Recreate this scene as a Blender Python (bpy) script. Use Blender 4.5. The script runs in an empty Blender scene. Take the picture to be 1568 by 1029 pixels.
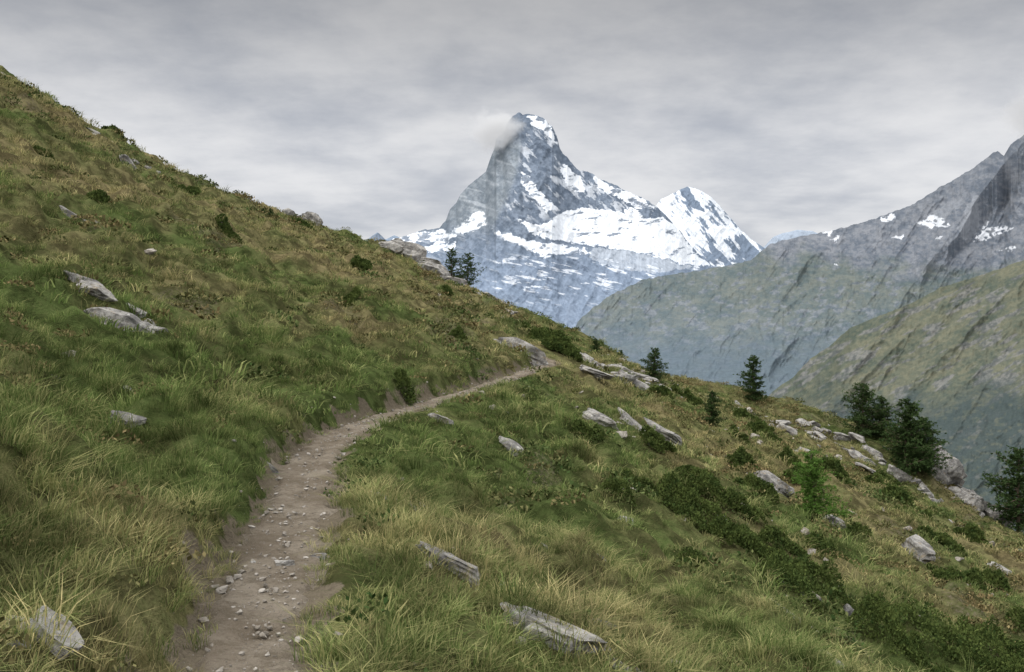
import bpy, numpy as np, math, random
rng=np.random.default_rng(7); random.seed(3)
# ------------------------------------------------------------------ noise
def _h(ix,iy,seed):
    ix=ix.astype(np.int64);iy=iy.astype(np.int64)
    n=(ix*374761393+iy*668265263+seed*974634777)&0xffffffff
    n=((n^(n>>13))*1274126177)&0xffffffff
    n=((n^(n>>16))*2246822519)&0xffffffff
    return ((n^(n>>15))&0xffffff)/float(0xffffff)*2-1
def vn(x,y,seed=0):
    x=np.asarray(x,float);y=np.asarray(y,float)
    xf=np.floor(x);yf=np.floor(y);u=x-xf;v=y-yf
    u=u*u*u*(u*(u*6-15)+10);v=v*v*v*(v*(v*6-15)+10)
    a=_h(xf,yf,seed);b=_h(xf+1,yf,seed);c=_h(xf,yf+1,seed);d=_h(xf+1,yf+1,seed)
    return (a+(b-a)*u)*(1-v)+(c+(d-c)*u)*v
def fbm(x,y,o=4,seed=0,g=.5):
    s=0;a=1;t=0
    for i in range(o):
        s=s+a*vn(x,y,seed+i*17);t+=a;a*=g
        x,y=(x*1.6+y*1.2)+3.1,(-x*1.2+y*1.6)+7.7
    return s/t
def ridged(x,y,o=4,seed=0,g=.5):
    s=0;a=1;t=0
    for i in range(o):
        s=s+a*(1-2*np.abs(vn(x,y,seed+i*17)));t+=a;a*=g
        x,y=(x*1.6+y*1.2)+3.1,(-x*1.2+y*1.6)+7.7
    return s/t
def ss(a,b,x):
    t=np.clip((x-a)/(b-a),0,1);return t*t*(3-2*t)
# ------------------------------------------------------------------ terrain
PY=[-10,0,3,4.58,6.6,8.5,10.5,12,14,15.2,17.3,21,25.2,31,34,40,55,68,80,140]
PX=[-.2,-.7,-1.05,-1.23,-1.55,-1.80,-2.15,-2.3,-2.28,-2.13,-1.63,-.88,-.07,1.04,1.5,2.2,3.8,5,5.6,8]
def cpath(y):
    f=lambda q:np.interp(q,PY,PX)
    return (f(y-.6)+2*f(y)+f(y+.6))/4
CX=[-60,-35,-23.1,-19.1,-14.6,-6.8,-2,4.3,9.6,18.5,23.7,26.7,28.2,29.8,45,80]
CY=[20,35,45,50,58,72,70,68,65,75,70,62,60,58,50,40]
CZ=[None,None,10.8,8.03,6.0,4.7,1.2,-1.0,-4.1,-6.5,-7.6,-9.55,-12,-12.7,None,None]
def base(x,y):
    s=x-cpath(y)
    k=1-ss(30.5,33,y)
    l=k*(.32*ss(.26,.62,-s)+.45*np.maximum(-s-.35,0))+(1-k)*.45*np.maximum(-s,-99)*(s<0)
    r=k*(.06*ss(.25,.45,s)-.45*np.maximum(s-.55,0))-(1-k)*.45*np.maximum(s,0)
    return -1.65+np.where(s<0,l,r)
pts=[(x,y,z-float(base(np.array(x),np.array(y)))) for x,y,z in zip(CX,CY,CZ) if z is not None]
for y in [0,5,10,15,20,25,31]:
    for dx in [-12,-5,0,5,12]: pts.append((float(cpath(y))+dx,y,0.))
for y in [42,52]:
    for dx in [-12,0,10,20]: pts.append((float(cpath(y))+dx,y,0.))
pts+=[(-60,20,0.),(70,40,0.),(0,100,0.),(40,90,0.),(-40,80,0.),(-50,0,0.),(50,0,0.),(0,-20,0.)]
P=np.array(pts)
def K(r):return r*r*np.log(r+1e-6)
n=len(P);A=np.zeros((n+3,n+3))
A[:n,:n]=K(np.hypot(P[:,None,0]-P[None,:,0],P[:,None,1]-P[None,:,1]))+np.eye(n)*2
A[:n,n]=1;A[:n,n+1:]=P[:,:2];A[n:,:n]=A[:n,n:].T
W=np.linalg.solve(A,np.concatenate([P[:,2],[0,0,0]]))
def H(x,y):
    x=np.asarray(x,float);y=np.asarray(y,float)
    z=base(x,y)+W[n]+W[n+1]*x+W[n+2]*y
    for i in range(n): z=z+W[i]*K(np.hypot(x-P[i,0],y-P[i,1]))
    e=np.maximum(0,y-np.interp(x,CX,CY))
    z=z-.35*e-.02*e*e
    z=z+.5*np.exp(-((x-1.9)**2+(y-34.2)**2)/3.0)
    s=np.abs(x-cpath(y)); m=ss(.3,1.6,s)
    big=ss(1.,8.,s)
    clod=ridged(x/1.3+.3*vn(x,y,8),y/1.9,3,9)
    terr=np.abs(fbm((x+.2*y)/1.1,y/5.,2,44))
    lf=1+.25*(x<cpath(y))
    z=z+big*.55*fbm(x/6,y/9,3,5)+m*lf*(.25*clod-.36*terr+.19*fbm(x/.55,y/.6,2,33))+ss(.3,.8,s)*.05*fbm(x/.22,y/.25,2,21)
    return z
def normal(x,y,e=.3):
    gx=(H(x+e,y)-H(x-e,y))/(2*e);gy=(H(x,y+e)-H(x,y-e))/(2*e)
    v=np.stack([-gx,-gy,np.ones_like(gx)],-1);return v/np.linalg.norm(v,axis=-1,keepdims=True)
def tintf(x,y):
    d=np.hypot(x,y)
    return np.clip(.22+.74*fbm(x/3.2,y/4.5,3,50)+.38*fbm(x/.7,y/.8,2,51)+.26*ss(12,45,d)+.05*ss(0,10,-x),0,1)
def heathf(x,y):   # patches of dwarf heath, 0..1
    return ss(.16,.38,fbm(x/2.1,y/3.4,4,77)+.08*ss(2,10,x-cpath(y)))
# ------------------------------------------------------------------ helpers
C=bpy.context.collection
def newmesh(name,v,f,mat=None,smooth=False,link=True,attrs=None,cols=None):
    me=bpy.data.meshes.new(name)
    v=np.asarray(v,np.float32);
    if isinstance(f,np.ndarray):
        k=f.shape[1];me.vertices.add(len(v));me.vertices.foreach_set('co',v.ravel())
        me.loops.add(f.size);me.loops.foreach_set('vertex_index',f.ravel().astype(np.int32))
        me.polygons.add(len(f));me.polygons.foreach_set('loop_start',np.arange(len(f),dtype=np.int32)*k)
        try: me.polygons.foreach_set('loop_total',np.full(len(f),k,np.int32))
        except Exception: pass
        me.update(calc_edges=True)
    else: me.from_pydata(v.tolist(),[],f)
    me.validate()
    me.polygons.foreach_set('use_smooth',np.full(len(me.polygons),smooth))
    for k,a in (attrs or {}).items():
        at=me.attributes.new(k,'FLOAT','POINT');at.data.foreach_set('value',np.asarray(a,np.float32).ravel())
    for k,a in (cols or {}).items():
        at=me.attributes.new(k,'FLOAT_COLOR','POINT');at.data.foreach_set('color',np.concatenate([a,np.ones((len(a),1))],1).astype(np.float32).ravel())
    if mat: me.materials.append(mat)
    me.update()
    o=bpy.data.objects.new(name,me)
    if link: C.objects.link(o)
    return o
def gridfaces(nv,nu):
    i=np.arange(nv-1)[:,None]*nu+np.arange(nu-1)[None,:]
    return np.stack([i,i+1,i+1+nu,i+nu],-1).reshape(-1,4)
class M:
    def __init__(s,name):
        s.m=bpy.data.materials.new(name);s.m.use_nodes=True;s.t=s.m.node_tree;s.t.nodes.clear()
        s.out=s.n('ShaderNodeOutputMaterial')
    def n(s,t,**k):
        x=s.t.nodes.new(t)
        for a,b in k.items(): setattr(x,a,b)
        return x
    def l(s,a,b): s.t.links.new(a,b)
    def noise(s,scale,detail=4,rough=.55,vec=None):
        x=s.n('ShaderNodeTexNoise');x.inputs['Scale'].default_value=scale;x.inputs['Detail'].default_value=detail;x.inputs['Roughness'].default_value=rough
        if vec is None: vec=s.geo().outputs['Position']
        s.l(vec,x.inputs['Vector']);return x.outputs[0]
    def geo(s):
        if not hasattr(s,'g'): s.g=s.n('ShaderNodeNewGeometry')
        return s.g
    def attr(s,name,kind='GEOMETRY'):
        x=s.n('ShaderNodeAttribute',attribute_name=name,attribute_type=kind);return x
    def mix(s,f,a,b,mode='MIX'):
        x=s.n('ShaderNodeMix',data_type='RGBA',blend_type=mode)
        for sock,v in ((x.inputs[0],f),(x.inputs[6],a),(x.inputs[7],b)):
            if isinstance(v,(int,float)): sock.default_value=v
            elif isinstance(v,tuple): sock.default_value=(*v,1)
            else: s.l(v,sock)
        return x.outputs[2]
    def math(s,op,a,b=0.,clamp=False):
        x=s.n('ShaderNodeMath',operation=op,use_clamp=clamp)
        for sock,v in ((x.inputs[0],a),(x.inputs[1],b)):
            if isinstance(v,(int,float)): sock.default_value=v
            else: s.l(v,sock)
        return x.outputs[0]
    def ramp(s,v,a,b,c=0.,d=1.):
        x=s.n('ShaderNodeMapRange');x.interpolation_type='SMOOTHSTEP'
        s.l(v,x.inputs[0])
        for i,q in enumerate((a,b,c,d)): x.inputs[i+1].default_value=q
        return x.outputs[0]
    def fin(s,col,rough=.9,bump=None,dist=.02,strength=.6,transl=0,spec=.15,diffuse=False):
        if diffuse:
            p=s.n('ShaderNodeBsdfDiffuse');ci=p.inputs[0]
        else:
            p=s.n('ShaderNodeBsdfPrincipled');p.inputs['Roughness'].default_value=rough;p.inputs['Specular IOR Level'].default_value=spec;ci=p.inputs['Base Color']
        if isinstance(col,tuple): ci.default_value=(*col,1)
        else: s.l(col,ci)
        if bump is not None:
            b=s.n('ShaderNodeBump');b.inputs['Distance'].default_value=dist;b.inputs['Strength'].default_value=strength
            s.l(bump,b.inputs['Height']);s.l(b.outputs[0],p.inputs['Normal'])
        sh=p.outputs[0]
        if transl:
            t=s.n('ShaderNodeBsdfTranslucent')
            if isinstance(col,tuple): t.inputs[0].default_value=(*col,1)
            else: s.l(col,t.inputs[0])
            mx=s.n('ShaderNodeMixShader');mx.inputs[0].default_value=transl
            s.l(sh,mx.inputs[1]);s.l(t.outputs[0],mx.inputs[2]);sh=mx.outputs[0]
        s.l(sh,s.out.inputs[0]);return s.m
GREEN=(.122,.178,.052);STRAW=(.345,.295,.145)
def ground_mat():
    m=M('ground_mat')
    t=m.attr('tint').outputs['Fac']
    n1=m.noise(2.2,6,.65);n2=m.noise(14,5,.7)
    f=m.math('ADD',t,m.math('MULTIPLY',m.math('SUBTRACT',n2,.5),.9),True)
    g=m.mix(f,(.075,.10,.033),(.20,.165,.085))
    g=m.mix(1.,g,m.ramp(n1,.40,.62,.45,1.05),'MULTIPLY')
    d=m.attr('dirt').outputs['Fac']
    soil=m.mix(n2,(.055,.045,.032),(.22,.185,.135))
    c=m.mix(m.ramp(m.math('ADD',d,m.math('MULTIPLY',m.math('SUBTRACT',n2,.5),.8)),.35,.65),g,soil)
    return m.fin(c,.95,m.math('ADD',n2,m.noise(40,3,.6)),.06,.8,diffuse=True)
def grass_mat():
    m=M('grass_blades')
    t=m.attr('tint','INSTANCER').outputs['Fac']
    r=m.geo().outputs['Random Per Island']
    h=m.attr('h').outputs['Fac']
    f=m.math('ADD',t,m.math('MULTIPLY',m.math('SUBTRACT',r,.5),.75))
    f=m.math('ADD',f,m.math('MULTIPLY',m.math('SUBTRACT',h,.5),.25),True)
    c=m.mix(f,GREEN,STRAW)
    v=m.math('ADD',m.math('MULTIPLY',r,.6),.66)
    c=m.mix(1.,c,v,'MULTIPLY')
    c=m.mix(1.,c,m.ramp(m.noise(1.5,3,.6),.34,.62,.50,1.20),'MULTIPLY')
    return m.fin(c,transl=.35,diffuse=True)
def heath_mat():
    m=M('heath_leaves')
    t=m.attr('tint','INSTANCER').outputs['Fac'];r=m.geo().outputs['Random Per Island']
    c=m.mix(m.math('ADD',m.math('MULTIPLY',t,.75),m.math('MULTIPLY',r,.35),True),(.045,.085,.025),(.17,.13,.065))
    return m.fin(m.mix(1.,c,m.math('ADD',m.math('MULTIPLY',r,.8),.65),'MULTIPLY'),diffuse=True)
def rock_mat(name='rock_mat',light=1.,warm=0.):
    m=M(name)
    n1=m.noise(3.,8,.7);n2=m.noise(22,6,.7);n3=m.noise(7,4,.6)
    c=m.mix(m.ramp(n1,.38,.62),(.13*light,.125*light,.12*light),(.35*light,.335*light,.31*light))
    c=m.mix(m.ramp(n2,.50,.66,0,.75),c,(.08*light,.075*light,.065*light))
    c=m.mix(m.ramp(n3,.56,.68,0,.65),c,(.24,.19,.125))
    c=m.mix(m.ramp(m.noise(5,5,.65),.62,.70,0,.8),c,(.50,.49,.46))
    return m.fin(c,.9,m.math('ADD',n1,m.math('MULTIPLY',n2,.4)),.06,1.)
def pebble_mat():
    m=M('pebble_mat');n=m.noise(9,3);n2=m.noise(60,3)
    return m.fin(m.mix(m.ramp(n,.35,.65),(.17,.15,.125),(.34,.315,.28)),.9,n2,.01,.6,diffuse=True)
def path_mat():
    m=M('path_mat')
    n1=m.noise(1.3,7,.7);n2=m.noise(26,6,.75);n3=m.noise(110,3,.6);n4=m.noise(5,5,.7)
    c=m.mix(m.ramp(n1,.35,.65),(.215,.175,.13),(.36,.31,.245))
    c=m.mix(m.ramp(n4,.48,.64,0,.6),c,(.16,.13,.092))
    c=m.mix(m.ramp(n2,.48,.66,0,.65),c,(.17,.14,.105))
    c=m.mix(m.ramp(n3,.55,.75,0,.5),c,(.46,.42,.36))
    return m.fin(c,.95,m.math('ADD',n2,m.math('ADD',m.math('MULTIPLY',n3,.5),n4)),.07,1.,diffuse=True)
def leaf_mat(name,a,b,tr=.2):
    m=M(name);r=m.geo().outputs['Random Per Island']
    n=m.noise(3.5,3)
    f=m.math('ADD',m.math('MULTIPLY',r,.6),m.math('MULTIPLY',m.ramp(n,.35,.65),.4),True)
    return m.fin(m.mix(f,a,b),transl=tr,diffuse=True)
def bark_mat():
    m=M('bark');n=m.noise(18,5);return m.fin(m.mix(n,(.05,.035,.025),(.16,.12,.09)),.95,n,.02)
def vc_mat(name,bumpscale=.004,dist=20.):
    m=M(name);c=m.attr('col').outputs['Color'];n=m.noise(bumpscale,8,.7)
    k=m.ramp(m.noise(bumpscale*4,6,.7),.3,.7,.88,1.1)
    return m.fin(m.mix(1.,c,k,'MULTIPLY'),1.,n,dist,.6,diffuse=True)
MG,MGR,MR,MP,MB,MHT,MPB=ground_mat(),grass_mat(),rock_mat(),path_mat(),bark_mat(),heath_mat(),pebble_mat()
MN=leaf_mat('needles',(.024,.046,.017),(.075,.115,.04))
ML=leaf_mat('larch_needles',(.06,.13,.025),(.16,.26,.06),.3)
MS=leaf_mat('shrub_leaves',(.026,.048,.015),(.115,.145,.042))
# ------------------------------------------------------------------ ground
nu,nv=760,760
t=np.linspace(0,1,nv);Y=-8+(np.exp(t*3.4)-1)/(np.exp(3.4)-1)*138
s=np.linspace(-1,1,nu);s=np.sign(s)*(.35*np.abs(s)+.65*np.abs(s)**2)
YY,SS=np.meshgrid(Y,s,indexing='ij');XX=cpath(YY)+SS*(10+.85*np.maximum(YY,0))
ZZ=H(XX,YY)
sg=XX-cpath(YY);sd=np.abs(sg)
dirt=(1-ss(.30,.46,sd+.20*fbm(XX/.3,YY/.4,3,70)))*(YY<32.5)
dirt=np.maximum(dirt,.6*ss(.1,.5,fbm(XX/.6,YY/1.1,3,72))*ss(.26,.34,-sg)*(1-ss(.45,.62,-sg))*(YY<32))
dirt=np.maximum(dirt,.42*heathf(XX,YY)*ss(.5,1.5,sd))
newmesh('ground',np.stack([XX,YY,ZZ],-1).reshape(-1,3),gridfaces(nv,nu),MG,True,attrs=dict(tint=tintf(XX,YY),dirt=dirt))
mv=M('valley_mat');nn=mv.noise(.002,6);vm=mv.fin(mv.mix(nn,(.05,.075,.06),(.09,.11,.08)),1)
newmesh('valley_floor',[(-45000,150,-760),(45000,150,-760),(45000,50000,-760),(-45000,50000,-760)],[(0,1,2,3)],vm)
# ------------------------------------------------------------------ path
yy=np.linspace(-5,32.4,1500);q=np.linspace(-1.35,1.35,44)
Yp,Q=np.meshgrid(yy,q,indexing='ij')
thin=1-.30*ss(13,18,Yp)
wl=thin*(.265+.11*fbm(Yp/.6,Yp*0,3,80)+.06*fbm(Yp/.13,Q*0,2,81));wr=thin*(.255+.11*fbm(Yp/.7,Yp*0+9,3,82)+.06*fbm(Yp/.15,Q*0,2,83))
Xp=cpath(Yp)+np.where(Q<0,Q*wl,Q*wr)
Zp=H(Xp,Yp)+.036-.07*ss(.75,1.3,np.abs(Q))+.024*fbm(Xp/.25,Yp/.3,4,85)-.022*(1-np.abs(Q))
newmesh('path',np.stack([Xp,Yp,Zp],-1).reshape(-1,3),gridfaces(len(yy),len(q)),MP,True)
# ------------------------------------------------------------------ scatter
def scatter(name,pos,rot,scl,vid,tint,srcs):
    col=bpy.data.collections.new(name+'_parts')
    for o in srcs: col.objects.link(o)
    me=bpy.data.meshes.new(name);me.vertices.add(len(pos));me.vertices.foreach_set('co',pos.astype(np.float32).ravel())
    for k,a,ty,fld in (('rot',rot,'FLOAT_VECTOR','vector'),('scl',scl,'FLOAT','value'),('vid',vid,'INT','value'),('tint',tint,'FLOAT','value')):
        at=me.attributes.new(k,ty,'POINT');at.data.foreach_set(fld,np.asarray(a,np.int32 if ty=='INT' else np.float32).ravel())
    o=bpy.data.objects.new(name,me);C.objects.link(o)
    g=bpy.data.node_groups.new(name,'GeometryNodeTree')
    g.interface.new_socket('Geometry',in_out='INPUT',socket_type='NodeSocketGeometry');g.interface.new_socket('Geometry',in_out='OUTPUT',socket_type='NodeSocketGeometry')
    N=g.nodes;gi=N.new('NodeGroupInput');go=N.new('NodeGroupOutput');ip=N.new('GeometryNodeInstanceOnPoints');ci=N.new('GeometryNodeCollectionInfo')
    ci.inputs[0].default_value=col;ci.inputs[1].default_value=True;ci.inputs[2].default_value=True
    def na(nm,ty):
        x=N.new('GeometryNodeInputNamedAttribute');x.data_type=ty;x.inputs[0].default_value=nm;return x.outputs[0]
    L=g.links.new
    L(gi.outputs[0],ip.inputs['Points']);L(ci.outputs[0],ip.inputs['Instance']);ip.inputs['Pick Instance'].default_value=True
    L(na('vid','INT'),ip.inputs['Instance Index']);L(na('rot','FLOAT_VECTOR'),ip.inputs['Rotation']);L(na('scl','FLOAT'),ip.inputs['Scale'])
    L(ip.outputs[0],go.inputs[0])
    md=o.modifiers.new('scatter','NODES');md.node_group=g
    return o
def clump(name,nb,rad,hmin,hmax,wd,lean,seed):
    r=np.random.default_rng(seed);V=[];F=[];Hh=[]
    for b in range(nb):
        a=r.uniform(0,6.283);rr=rad*math.sqrt(r.uniform());x,y=rr*math.cos(a),rr*math.sin(a)
        h=r.uniform(hmin,hmax);a2=a+r.normal()*.9;ln=lean*r.uniform(.3,1.3)*h;w=wd*r.uniform(.7,1.3)
        dx,dy=math.cos(a2),math.sin(a2);px,py=-dy*w/2,dx*w/2
        i=len(V)
        for tt,ww in ((0,1.),(.55,.85)):
            off=ln*tt**1.8;z=h*(tt-.25*lean*tt**2.2)-.02
            V+= [(x+dx*off-px*ww,y+dy*off-py*ww,z),(x+dx*off+px*ww,y+dy*off+py*ww,z)];Hh+=[tt,tt]
        V.append((x+dx*ln*1.1,y+dy*ln*1.1,h*(1-.35*lean)-.02));Hh.append(1)
        F+=[(i,i+1,i+3,i+2),(i+2,i+3,i+4)]
    return newmesh(name,V,F,MGR,False,False,attrs=dict(h=Hh))
cl=[clump('grass_a',70,.13,.08,.22,.005,.8,1),clump('grass_b',60,.10,.12,.28,.0045,1.1,2),clump('grass_c',80,.16,.05,.14,.0055,.6,3),
    clump('grass_d',40,.20,.07,.18,.013,.8,4),clump('grass_e',40,.20,.09,.24,.012,1.1,5),clump('grass_f',45,.22,.05,.12,.015,.7,6)]
SH=[(1.5,19.6,.30,.3),(2.2,17.2,.28,.28),(3.1,17.1,.75,.40),(3.8,16.2,.6,.36),(4.7,15.7,.72,.42),(6.6,15.4,1.05,.48),(8.2,16.5,.75,.45),(7,17.8,.35,.3),(1.9,43.8,1.2,.45),(1.2,41.4,.8,.4),(6.3,26.8,.5,.4),(11.1,34.8,.75,.45),(-1.9,17.9,.2,.26),(-4.1,25.3,.25,.3),(9.4,33.6,.5,.4),(17,45,1.1,.5),(9.3,21.2,.35,.3),(3.2,22,.36,.34),(1.7,15.7,.25,.25),(5.3,14.2,.6,.38),(5.9,14.0,.6,.40),(-1.5,26.9,.25,.3),(1.7,33.8,.6,.35),(5.9,39.5,.45,.4),(4.2,18.2,.4,.32),(7.6,15.0,.7,.45),(12.5,29,.6,.4),(14.5,37,.8,.45),(-8.5,30,.35,.3),(-10,24,.3,.3),(-12.5,38,.5,.35),(-5.5,36,.4,.3),(8.6,29.5,.5,.4),
(2.6,19.3,.3,.28),(3.6,19.6,.45,.34),(4.9,20.4,.4,.34),(6.0,18.8,.5,.36),(5.6,22.8,.45,.34),(8.2,24.6,.5,.36),(10.6,23.8,.6,.4),(12.2,25.4,.45,.34),(9.9,18.6,.55,.36),(2.4,13.0,.3,.24),(7.4,32,.6,.38),(10.2,40,.9,.42),(13.2,33,.5,.38),(16,34,.7,.42),(19,44,.8,.42),(20,52,1.1,.5),(12,50,1.,.45),(7.8,44,.7,.4),(-17,42,.5,.3),(-9.5,45,.6,.35),(-3.2,45,.5,.35),(-13,28,.35,.3),(4.0,14.6,.5,.34),(7.0,13.6,.6,.4),(3.4,18.2,.5,.34),(4.4,17.0,.6,.38)]
def blocked(x,y):
    k=np.zeros(len(x),bool)
    for a,b,r,_ in SH: k|=((x-a)**2+(y-b)**2)<(r*.95)**2
    return k
PS=[];SC=[];VI=[]
for d0,d1,den,lo,hi,sc in ((-2,2.4,15,3,6,1.),(2.4,6,115,0,3,1.),(6,12,58,0,3,1.1),(12,22,22,0,6,1.1),(22,40,10,3,6,1.15),(40,78,5,3,6,1.4)):
    wd=.72*d1+2.5;N_=int(den*2*wd*(d1-d0))
    y=rng.uniform(d0,d1,N_);x=rng.uniform(-wd,wd,N_)
    k=np.abs(x)<.66*np.maximum(y,1)+3
    sg=x-cpath(y);sdd=np.abs(sg)+.16*fbm(x/.3,y/.4,3,70)
    k&=(sdd>.27-.07*ss(13,18,y))|(y>32.5)
    k&=fbm(x/.8,y/1.1,2,90)+rng.uniform(-.8,.8,N_)>-.45
    k&=rng.uniform(0,1,N_)>.66*heathf(x,y)
    k&=y<np.interp(x,CX,CY)+4
    k&=~blocked(x,y)
    x=x[k];y=y[k];PS.append(np.stack([x,y,H(x,y)],-1))
    near=ss(.22,.8,np.abs(x-cpath(y)))
    SC.append(sc*rng.uniform(.55,1.2,len(x))*(.50+.50*near)*(1+.5*fbm(x/1.2,y/1.5,2,91))*(1-.25*heathf(x,y)));VI.append(rng.integers(lo,hi,len(x)))
pos=np.concatenate(PS);scl=np.concatenate(SC);vid=np.concatenate(VI)
ti=np.clip(tintf(pos[:,0],pos[:,1])+rng.normal(0,.14,len(pos)),0,1)
rot2=np.stack([rng.normal(0,.15,len(pos)),rng.normal(0,.15,len(pos)),rng.uniform(0,6.28,len(pos))],-1)
scatter('grass',pos,rot2,scl,vid,ti,cl)
def leafclump(name,nl,rad,h,sz,seed):
    r=np.random.default_rng(seed);a=r.uniform(0,6.283,nl);q=rad*np.sqrt(r.uniform(0,1,nl))
    c=np.stack([q*np.cos(a),q*np.sin(a),h*(1-(q/rad)**2)*r.uniform(.2,1,nl)],-1)
    d=r.normal(0,1,(nl,3));d[:,2]=np.abs(d[:,2])+.3;d/=np.linalg.norm(d,axis=1,keepdims=True)
    e=np.cross(d,r.normal(0,1,(nl,3)));e/=np.linalg.norm(e,axis=1,keepdims=True);z=sz*r.uniform(.6,1.3,nl)[:,None]
    V=np.stack([c,c+d*z*.5+e*z*.3,c+d*z,c+d*z*.5-e*z*.3],1).reshape(-1,3)
    return newmesh(name,V,np.arange(len(V)).reshape(-1,4),MHT,link=False)
hc=[leafclump('heath_a',110,.16,.10,.028,1),leafclump('heath_b',90,.2,.07,.03,2),leafclump('heath_c',60,.22,.12,.06,3),leafclump('heath_d',60,.26,.09,.06,4)]
PS=[];VI=[];SC=[]
for d0,d1,den,lo,hi,sc in ((2.4,12,22,0,2,1.),(12,30,10,0,4,1.1),(30,78,4.5,2,4,1.5)):
    wd=.7*d1+2;N_=int(den*2*wd*(d1-d0));y=rng.uniform(d0,d1,N_);x=rng.uniform(-wd,wd,N_)
    hf=np.maximum(heathf(x,y),.12)
    k=(rng.uniform(0,1,N_)<hf)&(np.abs(x)<.66*y+2)&(np.abs(x-cpath(y))>.38)&(y<np.interp(x,CX,CY)+3)
    x=x[k];y=y[k];PS.append(np.stack([x,y,H(x,y)-.01],-1));VI.append(rng.integers(lo,hi,len(x)));SC.append(sc*rng.uniform(.6,1.4,len(x)))
pos=np.concatenate(PS);m_=len(pos)
scatter('heath_plants',pos,np.stack([rng.normal(0,.2,m_),rng.normal(0,.2,m_),rng.uniform(0,6.28,m_)],-1),np.concatenate(SC),np.concatenate(VI),np.clip(.36+.8*fbm(pos[:,0]/3,pos[:,1]/4,2,95)+rng.normal(0,.2,m_),0,1),hc)
# ------------------------------------------------------------------ rocks
import bmesh
from mathutils import Vector,Matrix,noise as mn
def rockgeo(L,Wd,T,seed,sub=3,cuts=16):
    r=random.Random(seed);bm=bmesh.new();bmesh.ops.create_icosphere(bm,subdivisions=sub,radius=1)
    pl=[]
    for i in range(cuts):
        nrm=Vector((r.gauss(0,1),r.gauss(0,1),r.gauss(0,.7))).normalized();pl.append((nrm,r.uniform(.42,.85)))
    pl.append((Vector((r.gauss(0,.15),r.gauss(0,.15),1)).normalized(),r.uniform(.35,.6)))
    off=Vector((seed*3.1,seed*1.7,0))
    for v in bm.verts:
        c=v.co.copy()
        for nn_,dd in pl:
            k=c.dot(nn_)
            if k>dd: c-=nn_*(k-dd)
        st=mn.noise(Vector((c.x*1.2,c.y*1.2,c.z*7))+off)
        c+=Vector((c.x,c.y,0))*(.16*st)+c.normalized()*(.09*mn.noise(c*2.2+off)+.05*mn.noise(c*6+off))
        v.co=Vector((c.x*L*.75,c.y*Wd*.75,c.z*T*.9))
    V=[v.co.copy() for v in bm.verts];F=[[v.index for v in f.verts] for f in bm.faces];bm.free();return V,F
def rock(x,y,L,a,b,yaw,seed,name='rock',lift=.10,tilt=1.):
    Wd=L*a*1.2;T=L*b
    V,F=rockgeo(L,Wd,T,seed,4)
    nn_=normal(np.array([x]),np.array([y]),max(.3,L*.4))[0]
    q=Vector((0,0,1)).rotation_difference(Vector((nn_[0]*tilt,nn_[1]*tilt,nn_[2])).normalized())
    Mx=q.to_matrix()@Matrix.Rotation(yaw,3,'Z')
    z=float(H(x,y))+T*lift
    o=newmesh(name,[tuple(Mx@v) for v in V],F,MR,False);o.location=(x,y,z);return o
RK=[(-.39,7.1,.46,.45,.35,-.4),(-.88,10.0,.36,.3,.4,-1.),(-1.13,15.8,.38,.6,.5,0),(-.04,16,.5,.4,.4,-.8),(2.04,22.1,1.,.3,.3,-.8),(3.74,25.8,1.8,.35,.22,-.5),(6.69,25.8,1.2,.6,.45,0),(2.52,30.5,1.2,.4,.25,-.4),
(.33,31.4,1.7,.35,.35,-.5),(.31,6.26,.75,.3,.25,-.6),(3.62,13.4,1.3,.22,.25,-.5),(5.21,15.4,.55,.6,.6,0),(10.5,25.9,1.,.5,.6,-.8),(-5.24,13.3,.9,.5,.45,0),(-4.12,10.7,.6,.35,.35,-.3),(-3.33,8.56,.3,.5,.4,0),(-1.74,3.80,.24,.5,.45,-.2),(-1.48,6.46,.12,.8,.7,0),(-1.32,6.7,.14,.7,.5,0),(-2.44,10.1,.24,.3,.3,-.3),(.18,9.94,.28,.5,.4,0),(.71,10.7,.5,.25,.35,-.6),(.7,7.62,.26,.6,.5,0),(1.47,9.9,.18,.6,.6,0),(-4.41,9.62,.2,.5,.4,0),(-6.53,13.2,.45,.4,.4,0),(3.68,17.6,.3,.7,.8,0),(4.44,14.8,.38,.6,.4,0),
(-14.4,37.2,.9,.5,.5,0),(7.7,23.9,.45,.5,.7,-.8),(17.6,40.3,.9,.5,.5,0),(1.6,14,.34,.5,.4,0),(4.2,15.7,.35,.5,.4,0),(-5.8,13.8,.5,.5,.4,0),(13.7,28,.7,.5,.5,0),(3.8,11.8,.4,.6,.5,0),(-15.7,51.7,.9,.6,.6,0),(-12.2,61.4,1.2,.5,.7,0),(-1.2,8.9,.3,.3,.4,-1.),(2.9,24.2,1.3,.3,.3,-.7),(-3.0,7.0,.2,.5,.4,0)]
for i,r_ in enumerate(RK): rock(*r_,i+1)
def outcrop(cx,cy,rx,ry,nr,smin,smax,seed,name='rock_outcrop',b=.6,up=.16):
    r=random.Random(seed);V=[];F=[];cz=float(H(cx,cy))
    for k in range(nr):
        x=cx+r.gauss(0,.45)*rx;y=cy+r.gauss(0,.45)*ry;L=r.uniform(smin,smax)*(1 if r.random()<.4 else .55)
        v,f=rockgeo(L,L*r.uniform(.35,.8),L*b*r.uniform(.5,1.1),seed*50+k,3)
        Mx=Matrix.Rotation(r.gauss(.35,.2),3,'Y')@Matrix.Rotation(r.uniform(-1,1),3,'Z')
        z=float(H(x,y))+L*b*up;o_=len(V)
        V+=[tuple(Mx@q+Vector((x-cx,y-cy,z-cz))) for q in v];F+=[[a+o_ for a in g] for g in f]
    o=newmesh(name,V,F,MR);o.location=(cx,cy,cz)
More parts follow.
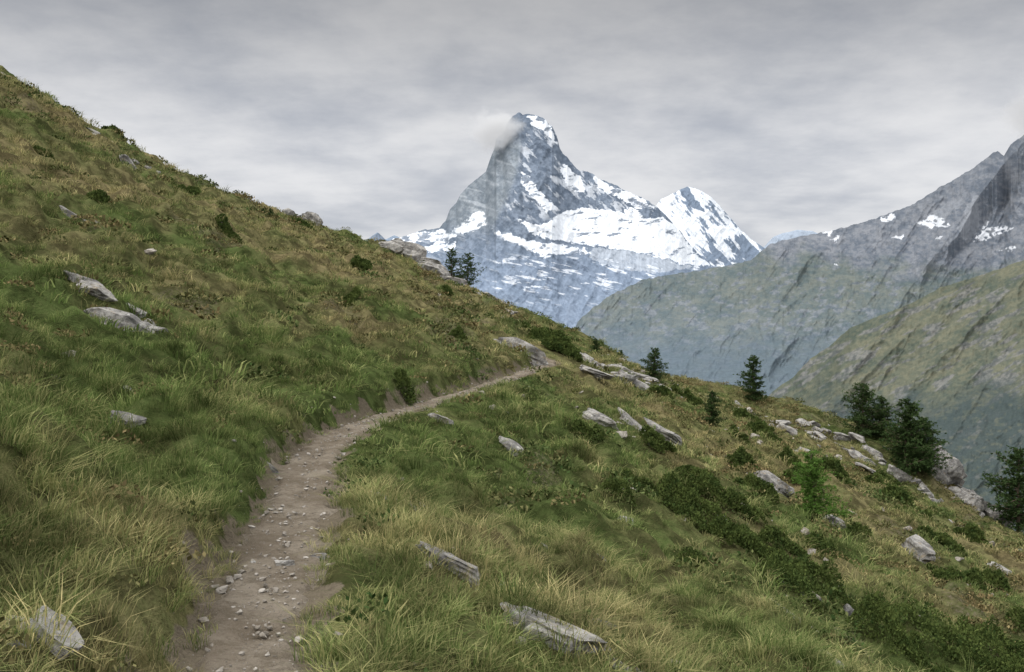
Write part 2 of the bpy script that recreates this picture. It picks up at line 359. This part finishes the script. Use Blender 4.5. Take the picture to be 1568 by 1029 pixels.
outcrop(-7.4,69,2.6,2,18,.8,2.6,1,b=.5,up=.3)
outcrop(-5.0,66,1.8,3,18,.6,2.2,2,b=.5,up=.3)
outcrop(-3.2,62,1.3,4,16,.5,1.8,3,b=.45,up=.3)
outcrop(-1.2,58,1.4,5,14,.5,1.5,15,b=.4,up=.3)
outcrop(3.9,41,1.3,2.0,12,.6,1.6,4,b=.5,up=.25)
outcrop(5.6,43.5,1.4,1.6,14,.6,1.8,5,b=.5,up=.3)
outcrop(17,59.5,5.5,4,34,.4,1.5,6,b=.5)
outcrop(22,58,3.0,3.5,22,.4,1.4,7,b=.5)
outcrop(27.0,60.5,1.6,2.4,26,.8,2.4,8,b=1.,up=.2)
outcrop(.3,31.8,1.0,1.2,6,.4,1.0,9,b=.35)
outcrop(1.6,36.8,1.6,2,8,.3,1.,10,b=.4)
outcrop(13.5,46,3,4,16,.3,.9,11,b=.5)
outcrop(-5.6,14.0,.8,.7,8,.15,.5,12,b=.5)
outcrop(-1.85,3.6,.2,.3,5,.12,.25,13,b=.5)
outcrop(.55,6.3,.5,.25,6,.1,.35,14,b=.4)
outcrop(-13.,60,1.2,1.5,6,.4,1.2,16,b=.5,up=.3)
outcrop(-16.5,54,.8,1.2,4,.3,.9,17,b=.5,up=.3)
outcrop(-14.6,38,1.6,1.2,7,.3,.9,18,b=.4,up=.2)
outcrop(-22.2,44.5,1.4,1.,7,.4,1.2,19,b=.4,up=.25)
outcrop(-9,21,.8,1.,7,.15,.5,20,b=.4)
outcrop(-.9,9.3,.35,.5,6,.08,.25,21,b=.4)
outcrop(9.5,28,1.6,1.6,10,.15,.6,22,b=.5)
outcrop(3.0,9.6,.6,.6,6,.08,.25,23,b=.5)
outcrop(-1.42,6.5,.2,.12,6,.05,.12,24,b=.6)
def stone(name,seed):
    V,F=rockgeo(1,.8,.5,seed,2,10);return newmesh(name,[tuple(v) for v in V],F,MPB,False,False)
st=[stone('stone_%d'%i,900+i) for i in range(4)]
Ng=3800;y=1.5+31*rng.uniform(0,1,Ng)**1.7;sgn=rng.normal(0,.19,Ng);x=cpath(y)+sgn
pz=H(x,y)+.028-.03*ss(.24,.36,np.abs(sgn));sz=.007+.032*rng.uniform(0,1,Ng)**5*(1+.8*(np.abs(sgn)>.2))
Ns=1700;d=3+60*rng.uniform(0,1,Ns)**.8;x2=d*rng.uniform(-.6,.6,Ns);k=(np.abs(x2-cpath(d))>.5)&(fbm(x2/4,d/5,2,97)+rng.uniform(-.4,.4,Ns)>.0)&(d<np.interp(x2,CX,CY))&((x2>cpath(d))|(rng.uniform(0,1,Ns)<.15))
x2=x2[k];d=d[k];s2=(.04+.24*rng.uniform(0,1,len(d))**3)*(.6+d/40)
X=np.concatenate([x,x2]);Yg=np.concatenate([y,d]);Zg=np.concatenate([pz,H(x2,d)+.01]);S=np.concatenate([sz,s2]);m_=len(X)
scatter('gravel',np.stack([X,Yg,Zg],-1),np.stack([rng.normal(0,.3,m_),rng.normal(0,.3,m_),rng.uniform(0,6.28,m_)],-1),S,rng.integers(0,4,m_),np.zeros(m_),st)
# ------------------------------------------------------------------ trees
def conifer(name,x,y,h,r,seed,mat,dens=1.,low=.06):
    R_=random.Random(seed);V=[];F=[];mi=[]
    rings=9;wob=[(R_.gauss(0,.012)*h,R_.gauss(0,.012)*h) for _ in range(rings)]
    def axis(t):
        k=t*(rings-1);i=min(int(k),rings-2);f=k-i
        return (wob[i][0]*(1-f)+wob[i+1][0]*f,wob[i][1]*(1-f)+wob[i+1][1]*f)
    for j in range(rings):
        t=j/(rings-1);rad=.022*h*(1-t)**1.1+.004*h
        for k in range(7):
            a=k*6.283/7;V.append((wob[j][0]+rad*math.cos(a),wob[j][1]+rad*math.sin(a),t*h*.98-.1*(j==0)))
    for j in range(rings-1):
        for k in range(7):
            a=j*7+k;b=j*7+(k+1)%7;F.append((a,b,b+7,a+7));mi.append(1)
    nb=int(105*dens);lob=[R_.uniform(0,6.28) for _ in range(3)]
    for b in range(nb):
        t=low+(1-low)*(b/nb)*.97;ax,ay=axis(t)
        prof=(1-t)**.65*(.55+.45*min(1,(t-low)/.12+.3))
        a=R_.uniform(0,6.283);side=1+.25*math.cos(a-lob[0]-t*4)+.15*math.cos(2*a-lob[1]+t*9)
        ln=r*prof*R_.uniform(.35,1.3)*side+.03*h;up=R_.uniform(-.15,.35)+.5*t
        dx,dy=math.cos(a),math.sin(a)
        P0=Vector((ax,ay,t*h))
        pt=lambda s_:P0+Vector((dx*ln*s_,dy*ln*s_,ln*(up*s_-.35*s_*s_+.25*s_**4)))
        rad0=.006*h*(1-t)+.0025*h
        i0=len(V)
        for s_ in range(3):
            p=pt(s_/2);rr=rad0*(1-s_/2*.8)
            V+=[(p.x-dy*rr,p.y+dx*rr,p.z),(p.x+dy*rr,p.y-dx*rr,p.z),(p.x,p.y,p.z+rr*1.5)]
        for s_ in range(2):
            for k in range(3):
                A_=i0+s_*3+k;B_=i0+s_*3+(k+1)%3;F.append((A_,B_,B_+3,A_+3));mi.append(1)
        nt=max(6,int(ln/h*85*dens))
        for k in range(nt):
            s_=R_.uniform(.12,1.03);p=pt(s_);sp=.19*ln*(1-.5*s_)
            p=p+Vector((R_.gauss(0,1)*sp,R_.gauss(0,1)*sp,R_.gauss(0,.4)*sp))
            for m_ in range(6):
                d=Vector((dx*.6+R_.gauss(0,.7),dy*.6+R_.gauss(0,.7),R_.gauss(.15,.5))).normalized()
                L_=h*R_.uniform(.02,.042);w_=h*.006
                sd_=d.cross(Vector((R_.gauss(0,1),R_.gauss(0,1),R_.gauss(0,1)))).normalized()*w_
                i=len(V);V+=[tuple(p-sd_),tuple(p+sd_),tuple(p+d*L_+sd_*.5),tuple(p+d*L_-sd_*.5)];F.append((i,i+1,i+2,i+3));mi.append(0)
    o=newmesh(name,V,F,mat);o.data.materials.append(MB);o.data.polygons.foreach_set('material_index',mi)
    o.location=(x,y,float(H(x,y))-.05);return o
TR=[(-4.0,66,2.8,1.0,'l'),(-2.9,65,2.4,1.0,'l'),(6.9,48.2,1.8,.65,'p'),(16.1,66.5,3.1,1.0,'p'),(7.2,35.9,1.4,.46,'p'),(6.9,23.,1.5,.6,'g'),(22,62.5,3.4,1.4,'p'),(23.4,62.9,2.6,1.25,'p'),(23.3,58.8,4.5,1.8,'p'),(24.9,60.2,3.3,1.5,'p'),(24.2,59.6,3.2,1.4,'p'),(29.6,58.2,4.9,1.9,'p'),(5.9,54,.9,.35,'p'),(-10.5,43.3,.55,.2,'p'),(-10.9,43.6,.35,.15,'p'),(-6.7,71.2,.7,.35,'p'),(4.2,50,.8,.35,'p')]
for i,(x,y,h,r,kd) in enumerate(TR):
    conifer('larch_tree' if kd!='p' else 'pine_tree',x,y,h,r,i+10,ML if kd=='g' else MN,.75 if kd=='l' else 1.)
# ------------------------------------------------------------------ shrubs
def shrub(x,y,rx,h,seed):
    ry=rx*.8;r=np.random.default_rng(seed);N_=int(np.clip(2600*rx*ry/(h*h+.02),1300,6500))
    a=r.uniform(0,6.283,N_);q=np.sqrt(r.uniform(0,1,N_));edge=1+.45*fbm(np.cos(a)*1.5+seed,np.sin(a)*1.5,2,seed)
    X=x+q*edge*rx*np.cos(a);Y_=y+q*edge*ry*np.sin(a)
    dome=np.sqrt(np.clip(1-(q)**2.2,0,1))*(.75+.8*fbm(X/.3,Y_/.3,2,seed+3))
    Z=H(X,Y_)+h*dome*(1-.6*r.uniform(0,1,N_)**2.2)+.03
    c=np.stack([X,Y_,Z],-1);sz=(.03+.05*h)*r.uniform(.6,1.3,N_)[:,None]*min(2.4,max(.8,y/16))
    d=r.normal(0,1,(N_,3));d[:,2]=np.abs(d[:,2])+.5;d/=np.linalg.norm(d,axis=1,keepdims=True)
    e=np.cross(d,r.normal(0,1,(N_,3)));e/=np.linalg.norm(e,axis=1,keepdims=True)
    V=np.stack([c,c+d*sz*.5+e*sz*.28,c+d*sz,c+d*sz*.5-e*sz*.28],1).reshape(-1,3)-np.array([x,y,float(H(x,y))])
    o=newmesh('shrub',V,np.arange(len(V)).reshape(-1,4),MS);o.location=(x,y,float(H(x,y)));return o
for i,(x,y,rx,h) in enumerate(SH): shrub(x,y,rx,h,i+200)
# ------------------------------------------------------------------ mountains
# outlines in image pixels, scaled to bearing and elevation tangents; distances assumed, in metres
def massif(name,sky,foot,dtop,dbot,nu,nv,big,fine,colf,mat,jag=1.,power=1.,mins=.35):
    sx=np.array([p[0] for p in sky],float);sy=np.array([p[1] for p in sky],float)
    b=np.linspace(sx[0],sx[-1],nu);top=np.interp(b,sx,sy)+jag*fbm(b/9,b*0,5,300,.6)
    t=np.linspace(0,1,nv)
    Tt,Bb=np.meshgrid(t,b,indexing='ij');TT=np.broadcast_to(top,Tt.shape)
    el=foot+(TT-foot)*Tt
    D=dbot+(dtop-dbot)*Tt**power+big(Bb,el,Tt)+fine(Bb,el,Tt)*(1-ss(.95,1.,Tt)*.6)
    a=mins*(foot-TT)/1525*dtop      # no overhangs: every row lies a little farther back than the one below
    D=np.maximum.accumulate(D-a*Tt,axis=0)+a*Tt
    z=(480-el)/1525*D;x=(Bb-784)/1525*D
    R=[np.stack([x,D,z],-1)]
    for o_ in (.02,.06,.15,.3,.6):
        R.append(np.stack([x[-1],D[-1]+o_*2500,z[-1]-o_*2200],-1)[None])
    v=np.concatenate(R,0);col=colf(Bb,el,Tt);col=np.concatenate([col]+[col[-1:]]*5,0)
    return newmesh(name,v.reshape(-1,3),gridfaces(nv+5,nu),mat,True,cols=dict(col=col.reshape(-1,3)))
def inpoly(x,y,poly):
    r=np.zeros(x.shape,bool);m=len(poly)
    for i in range(m):
        x1,y1=poly[i];x2,y2=poly[(i+1)%m]
        if y1==y2: continue
        c=((y1>y)!=(y2>y))&(x<(x2-x1)*(y-y1)/(y2-y1)+x1);r^=c
    return r
def lerp(a,b,f): return np.asarray(a)*(1-f[...,None])+np.asarray(b)*f[...,None]
HAZE=np.array([.30,.365,.46])  # blue distance haze, blended into the base colours of the snowy peaks
MM=vc_mat('mountain_rock_snow_haze',.006,30.)
sky_m=[(540,385),(560,372),(570,362),(580,357),(592,367),(620,362),(650,352),(672,350),(682,338),(688,322),(698,312),(705,298),(718,284),(735,270),(744,262),(750,244),(757,228),(760,212),(770,205),(776,190),(785,178),(795,171),(801,175),(808,174),(822,176),(835,182),(841,191),(845,192),(853,210),(857,226),(862,236),(868,240),(880,255),(888,262),(900,262),(915,272),(940,283),(965,295),(990,306),(1000,312),(1020,330),(1040,352),(1060,378),(1090,408),(1120,428),(1160,445)]
RYm=[160,230,260,300,340,370,420,520];RXm=[800,797,792,776,758,748,735,700]
def big_m(b,e,t):
    ur=np.interp(e,RYm,RXm);d=b-ur
    r=-300*np.exp(-np.abs(d)/60.)*ss(.0,.5,1-t)
    return r+np.where(d<0,-d*3.5,d*1.2)
def fine_m(b,e,t):
    return -70*ridged((b-.75*e)/36,(e+.3*b)/70,4,400,.5)-26*ridged((b+.5*e)/20,e/40,4,420,.5)+7*fbm(b/30,(e-.25*b)/5,3,440)
SN=[[(655,377),(690,355),(715,335),(735,322),(748,340),(735,350),(705,358),(680,372)],
[(790,335),(830,345),(870,322),(900,318),(950,325),(985,335),(1010,330),(1035,345),(1052,375),(1088,408),(1060,408),(1000,392),(960,385),(905,375),(850,368),(815,358)],
[(753,350),(790,362),(830,372),(895,380),(905,388),(850,388),(835,395),(795,377),(765,365)],
[(795,260),(812,272),(835,300),(856,322),(838,326),(815,302),(800,282)],[(858,248),(872,262),(888,270),(893,292),(872,290),(862,272)],
[(806,178),(835,182),(846,196),(852,222),(846,218),(834,202),(815,190)],
[(903,266),(935,283),(985,305),(1003,318),(975,318),(945,303),(918,288)],[(600,362),(672,351),(688,354),(672,366),(600,374)],
[(955,320),(975,318),(985,338),(965,338)],[(640,378),(700,372),(690,382),(650,386)]]
def col_m(b,e,t):
    wx=b+6*fbm(b/14,e/10,5,500,.6)+2*fbm(b/3,e/3,2,502);wy=e+5*fbm(b/13,e/9,5,510,.6)+2*fbm(b/3,e/3,2,512)
    s=np.zeros(b.shape)
    for p in SN: s=np.maximum(s,inpoly(wx,wy,p)*1.)
    glac=inpoly(b,e,[(780,325),(900,310),(1010,325),(1060,370),(1100,412),(1000,400),(900,380),(800,360)])*1.
    rockin=fbm((b-.6*e)/16,(e+.2*b)/6,5,520,.6)+.06-.16*glac
    s*=1-.9*ss(.22,.32,rockin)
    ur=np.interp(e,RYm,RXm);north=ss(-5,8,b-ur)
    dust=ss(.17,.28,fbm((b-.9*e)/9,(e+.5*b)/22,5,530,.65)+.15*fbm(b/40,e/40,2,531))*north*ss(180,215,e)*(1-ss(325,345,e))*.5
    low=ss(.27,.36,fbm((b-.2*e)/24,(e-.22*b)/4.5,5,540,.6)+.15*fbm(b/60,e/20,2,541))*ss(385,400,e)*(1-ss(450,475,e))*ss(735,760,b)*.85
    ledge=ss(.25,.4,fbm(b/26,(e-.3*b)/3.5,4,545))*(1-north)*.2*ss(200,260,e)
    s=np.maximum(np.maximum(s,dust),np.maximum(low,ledge))
    k=ss(-.35,.4,fbm((b-.5*e)/8,(e+.3*b)/7,6,550,.7))
    rk=lerp((.055,.072,.100),(.145,.172,.215),k)
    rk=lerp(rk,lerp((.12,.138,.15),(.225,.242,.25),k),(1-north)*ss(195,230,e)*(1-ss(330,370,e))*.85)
    lowr=lerp((.085,.115,.165),(.17,.21,.28),k);rk=lerp(rk,lowr,ss(355,425,e))
    gl=inpoly(wx,wy,[(905,378),(960,386),(1010,395),(1060,410),(1000,418),(930,408),(900,392)])*.75
    rk=lerp(rk,(.46,.49,.53),gl*ss(-.3,.2,k))
    c=lerp(rk,(.77,.79,.82),s)
    haze_mix=(.19+.17*ss(320,460,e))[...,None];return c*(1-haze_mix)+HAZE*haze_mix  # aerial haze painted over rock and snow, stronger towards the foot
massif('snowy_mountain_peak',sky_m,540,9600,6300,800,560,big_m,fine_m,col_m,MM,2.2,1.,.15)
sky_d=[(985,345),(1000,322),(1012,305),(1018,303),(1030,296),(1045,289),(1052,285),(1060,287),(1075,292),(1090,303),(1105,318),(1120,335),(1135,352),(1150,366),(1165,376),(1180,386),(1200,395)]
zero=lambda b,e,t:0*b
def fine_d(b,e,t): return -90*ridged((b-.8*(e-290))/40,e/80,4,600)-25*ridged((b+.6*e)/12,e/20,4,610)
def col_d(b,e,t):
    s=1-ss(.06,.18,fbm((b-.9*e)/10,(e+.5*b)/26,5,620,.6)+.35*ss(340,400,e)-.05)
    rocktip=inpoly(b+3*fbm(b/5,e/5,3,622),e,[(1040,290),(1052,284),(1066,305),(1080,325),(1060,318),(1045,300)])
    s=np.where(rocktip,0,s);c=lerp((.12,.155,.21),(.76,.785,.82),s);return c*.76+HAZE*.24  # last step paints an even share of distance haze into the colour
massif('snowy_mountain_summit',sky_d,520,12800,10500,330,250,zero,fine_d,col_d,MM,1.5,1.,.15)
def flat(c): return lambda b,e,t: np.broadcast_to(np.array(c),b.shape+(3,)).copy()  # one even bluish tone for the far mountains, distance haze painted in
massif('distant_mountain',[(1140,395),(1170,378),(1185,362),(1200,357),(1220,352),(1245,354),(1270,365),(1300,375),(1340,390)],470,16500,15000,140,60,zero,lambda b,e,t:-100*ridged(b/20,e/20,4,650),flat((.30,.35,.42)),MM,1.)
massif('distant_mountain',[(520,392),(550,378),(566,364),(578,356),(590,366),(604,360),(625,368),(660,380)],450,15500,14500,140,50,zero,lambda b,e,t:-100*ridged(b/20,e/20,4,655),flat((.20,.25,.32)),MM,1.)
sky_b=[(868,530),(885,492),(900,478),(930,455),(960,440),(985,428),(1030,420),(1080,412),(1120,405),(1150,398),(1165,385),(1180,374),(1215,364),(1260,356),(1300,346),(1340,335),(1370,322),(1400,312),(1430,292),(1460,275),(1490,257),(1520,235),(1528,231),(1537,238),(1548,222),(1568,206),(1620,190),(1700,215),(1800,240)]
def big_b(b,e,t): return -230*ridged((b+.75*e)/150,(e-.3*b)/600,2,700,.4)
def fine_b(b,e,t): return -75*ridged((b+.6*e)/44,e/110,4,710,.5)-16*ridged((b-.3*e)/12,e/20,4,720)
def col_b(b,e,t):
    k=ss(-.45,.45,fbm((b+.5*e)/30,(e)/16,5,730,.6));k2=ss(-.3,.3,fbm((b+.4*e)/7,(e-.2*b)/4,5,735,.65))
    g=lerp((.042,.056,.034),(.120,.118,.068),k*.55+k2*.45)
    rk=lerp((.065,.068,.076),(.19,.185,.185),k2*.6+k*.4)
    line=np.interp(b,[880,1000,1180,1300,1400,1480,1568,1800],[300,380,385,400,425,415,400,380])
    f=ss(-18,18,line-e+34*fbm(b/40,e/25,5,740,.6))
    c=lerp(g,rk,f)
    c=lerp(c,(.06,.062,.07),ss(1440,1520,b)*ss(.0,.3,fbm((b+.7*e)/20,(e-.4*b)/8,5,742,.6))*(e<345)*.7)
    crag=ss(.14,.34,fbm((b+.6*e)/14,(e)/7,5,745,.6)+.12*ss(440,520,e))*(1-f)*.75
    c=lerp(c,lerp((.065,.07,.072),(.17,.17,.17),k2),crag)
    fo=ss(480,560,e+30*fbm(b/20,e/20,4,750))*.8;c=lerp(c,(.030,.044,.036),fo)
    wx=b+7*fbm(b/9,e/7,5,760,.65);wy=e+5*fbm(b/9,e/7,5,765,.65)
    s=np.zeros(b.shape)
    for p in [[(1405,342),(1430,330),(1445,335),(1455,345),(1425,350)],[(1488,372),(1505,350),(1515,338),(1508,352),(1540,345),(1552,350),(1520,362),(1495,370)],[(1345,338),(1368,326),(1372,332),(1352,341)],[(1530,385),(1550,375),(1552,382)],[(1258,357),(1275,352),(1272,360)],[(1270,366),(1286,362),(1280,370)],[(1365,362),(1385,357),(1380,365)],[(1268,400),(1285,402),(1283,406)],[(1430,365),(1445,362),(1440,368)]]: s=np.maximum(s,inpoly(wx,wy,p)*1.)
    s*=1-ss(.12,.22,fbm((b+.9*e)/9,(e-.4*b)/5,4,768))
    scree=inpoly(wx,wy,[(1465,350),(1490,300),(1500,300),(1500,350),(1480,375)])*.6+inpoly(wx,wy,[(1415,330),(1470,300),(1480,310),(1440,340)])*.4
    c=lerp(c,(.27,.27,.275),np.clip(scree,0,1));c=lerp(c,(.70,.71,.73),s)
    haze_mix=(.29+.05*ss(1250,900,b)+.10*ss(430,560,e))[...,None];return c*(1-haze_mix)+np.array([.19,.24,.31])*haze_mix  # haze painted into the hillside colour, heavier low down and to the left
MH=vc_mat('hillside_rock_grass_haze',.012,24.)
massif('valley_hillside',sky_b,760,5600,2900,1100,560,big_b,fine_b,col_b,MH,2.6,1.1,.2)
sky_c=[(1130,690),(1160,625),(1185,598),(1215,577),(1240,550),(1270,530),(1300,503),(1350,482),(1400,462),(1440,440),(1480,428),(1530,412),(1568,398),(1640,375),(1750,350),(1850,330)]
def big_c(b,e,t): return -80*ridged((b+.8*e)/130,e/500,2,800,.4)
def fine_c(b,e,t): return -22*ridged((b+.6*e)/40,(e-.3*b)/80,4,810)-5*ridged(b/9,e/12,4,820)
def col_c(b,e,t):
    k=ss(-.45,.45,fbm((b+.6*e)/34,(e+.35*b)/16,5,830,.6));k2=ss(-.3,.3,fbm(b/6,(e+.3*b)/4,5,835,.65))
    g=lerp((.042,.052,.022),(.125,.116,.058),k*.55+k2*.45)
    rk=lerp((.07,.067,.06),(.17,.16,.145),k2)
    f=ss(.08,.30,fbm((b+.2*e)/30,(e+.45*b)/9,5,840,.6))*.75
    c=lerp(g,rk,f)
    fo=ss(565,640,e+45*fbm(b/28,e/22,4,850)+(b-1420)*.12)*.9;fo*=.55+.45*ss(-.4,.1,fbm(b/7,e/5,3,855)+.1)
    c=lerp(c,(.020,.030,.020),fo)
    return c*.83+np.array([.19,.235,.29])*.17  # fixed portion of bluish haze painted into the slope colour
massif('valley_slope',sky_c,980,2600,1100,620,520,big_c,fine_c,col_c,vc_mat('slope_rock_grass_haze',.03,10.),1.6,1.05,.2)
# wisps of cloud clinging to the summit and the right-hand ridge
def wisp(cx,cy,cz,rx,ry,rz,dens,nsc,glow):
    bm=bmesh.new();bmesh.ops.create_icosphere(bm,subdivisions=3,radius=1);me=bpy.data.meshes.new('cloud');bm.to_mesh(me);bm.free()
    o=bpy.data.objects.new('cloud',me);C.objects.link(o);o.location=(cx,cy,cz);o.scale=(rx,ry,rz)
    m=M('cloud_vapour');tcn=m.n('ShaderNodeTexCoord');ob=tcn.outputs['Object']
    ln=m.n('ShaderNodeVectorMath',operation='LENGTH');m.l(ob,ln.inputs[0])
    nz=m.noise(nsc,5,.6,ob)
    d=m.math('SUBTRACT',m.math('ADD',m.math('SUBTRACT',1.,ln.outputs['Value']),m.math('MULTIPLY',nz,1.3)),.75,False)
    d=m.math('MULTIPLY',m.ramp(d,0,.9),dens)
    v=m.n('ShaderNodeVolumePrincipled');v.inputs['Color'].default_value=(.6,.6,.6,1);m.l(d,v.inputs['Density'])
    v.inputs['Emission Color'].default_value=(.97,.98,1,1);m.l(m.math('MULTIPLY',d,glow),v.inputs['Emission Strength'])  # emission added in place of light scattered repeatedly inside the cloud
    m.l(v.outputs[0],m.out.inputs['Volume']);me.materials.append(m.m)
wisp(-160,9300,1715,330,300,240,.013,2.2,.36)
wisp(2900,5450,1130,260,300,230,.008,1.8,.26)
# ------------------------------------------------------------------ world, sun, camera
w=bpy.data.worlds.new('World');bpy.context.scene.world=w;w.use_nodes=True;nt=w.node_tree;nt.nodes.clear()
class Wd_(M):
    def __init__(s,nt): s.t=nt
Wn=Wd_(nt);out=nt.nodes.new('ShaderNodeOutputWorld')
sk=nt.nodes.new('ShaderNodeTexSky');sk.sky_type='NISHITA';sk.sun_disc=False;sk.sun_elevation=math.radians(48);sk.sun_rotation=math.radians(235);sk.altitude=2300
bg1=nt.nodes.new('ShaderNodeBackground');bg1.inputs[1].default_value=.1;nt.links.new(sk.outputs[0],bg1.inputs[0])
tc=nt.nodes.new('ShaderNodeTexCoord');sp=nt.nodes.new('ShaderNodeSeparateXYZ');nt.links.new(tc.outputs['Generated'],sp.inputs[0])
X_,Y2,Z_=sp.outputs
zc=Wn.math('ADD',Wn.math('MAXIMUM',Z_,0.),.17)
cv=nt.nodes.new('ShaderNodeCombineXYZ');nt.links.new(Wn.math('DIVIDE',X_,zc),cv.inputs[0]);nt.links.new(Wn.math('DIVIDE',Y2,zc),cv.inputs[1])
n1=Wn.noise(.85,7,.55,cv.outputs[0]);n2=Wn.noise(2.4,7,.6,cv.outputs[0])
nm=Wn.math('ADD',Wn.math('MULTIPLY',n1,.62),Wn.math('MULTIPLY',n2,.38))
lum=Wn.ramp(nm,.33,.61,.0,1.)
cc=Wn.mix(lum,(.475,.50,.555),(.82,.82,.83))
cc=Wn.mix(1.,cc,Wn.ramp(Z_,.14,.34,1.,.56),'MULTIPLY')
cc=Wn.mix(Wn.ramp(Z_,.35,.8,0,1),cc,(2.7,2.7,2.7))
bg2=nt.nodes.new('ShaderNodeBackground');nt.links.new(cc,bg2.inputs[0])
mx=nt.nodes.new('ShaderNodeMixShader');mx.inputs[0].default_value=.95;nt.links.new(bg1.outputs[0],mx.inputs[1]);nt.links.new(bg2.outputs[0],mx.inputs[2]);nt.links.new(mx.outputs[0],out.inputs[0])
l=bpy.data.lights.new('sun','SUN');l.energy=1.5;l.angle=math.radians(14);l.color=(1,.96,.9)
lo=bpy.data.objects.new('sun',l);C.objects.link(lo)
az=math.radians(235);el_=math.radians(48)
dv=Vector((math.sin(az)*math.cos(el_),math.cos(az)*math.cos(el_),math.sin(el_)))
lo.rotation_euler=dv.to_track_quat('Z','Y').to_euler()
cam=bpy.data.cameras.new('camera');co=bpy.data.objects.new('camera',cam);C.objects.link(co)
co.rotation_euler=(math.radians(90),0,0);cam.lens=36*1525/1568;cam.sensor_width=36;cam.shift_y=-34.5/1568;cam.clip_end=90000;cam.clip_start=.05
sc=bpy.context.scene;sc.camera=co;sc.view_settings.view_transform='Standard';sc.view_settings.look='None';sc.view_settings.exposure=0
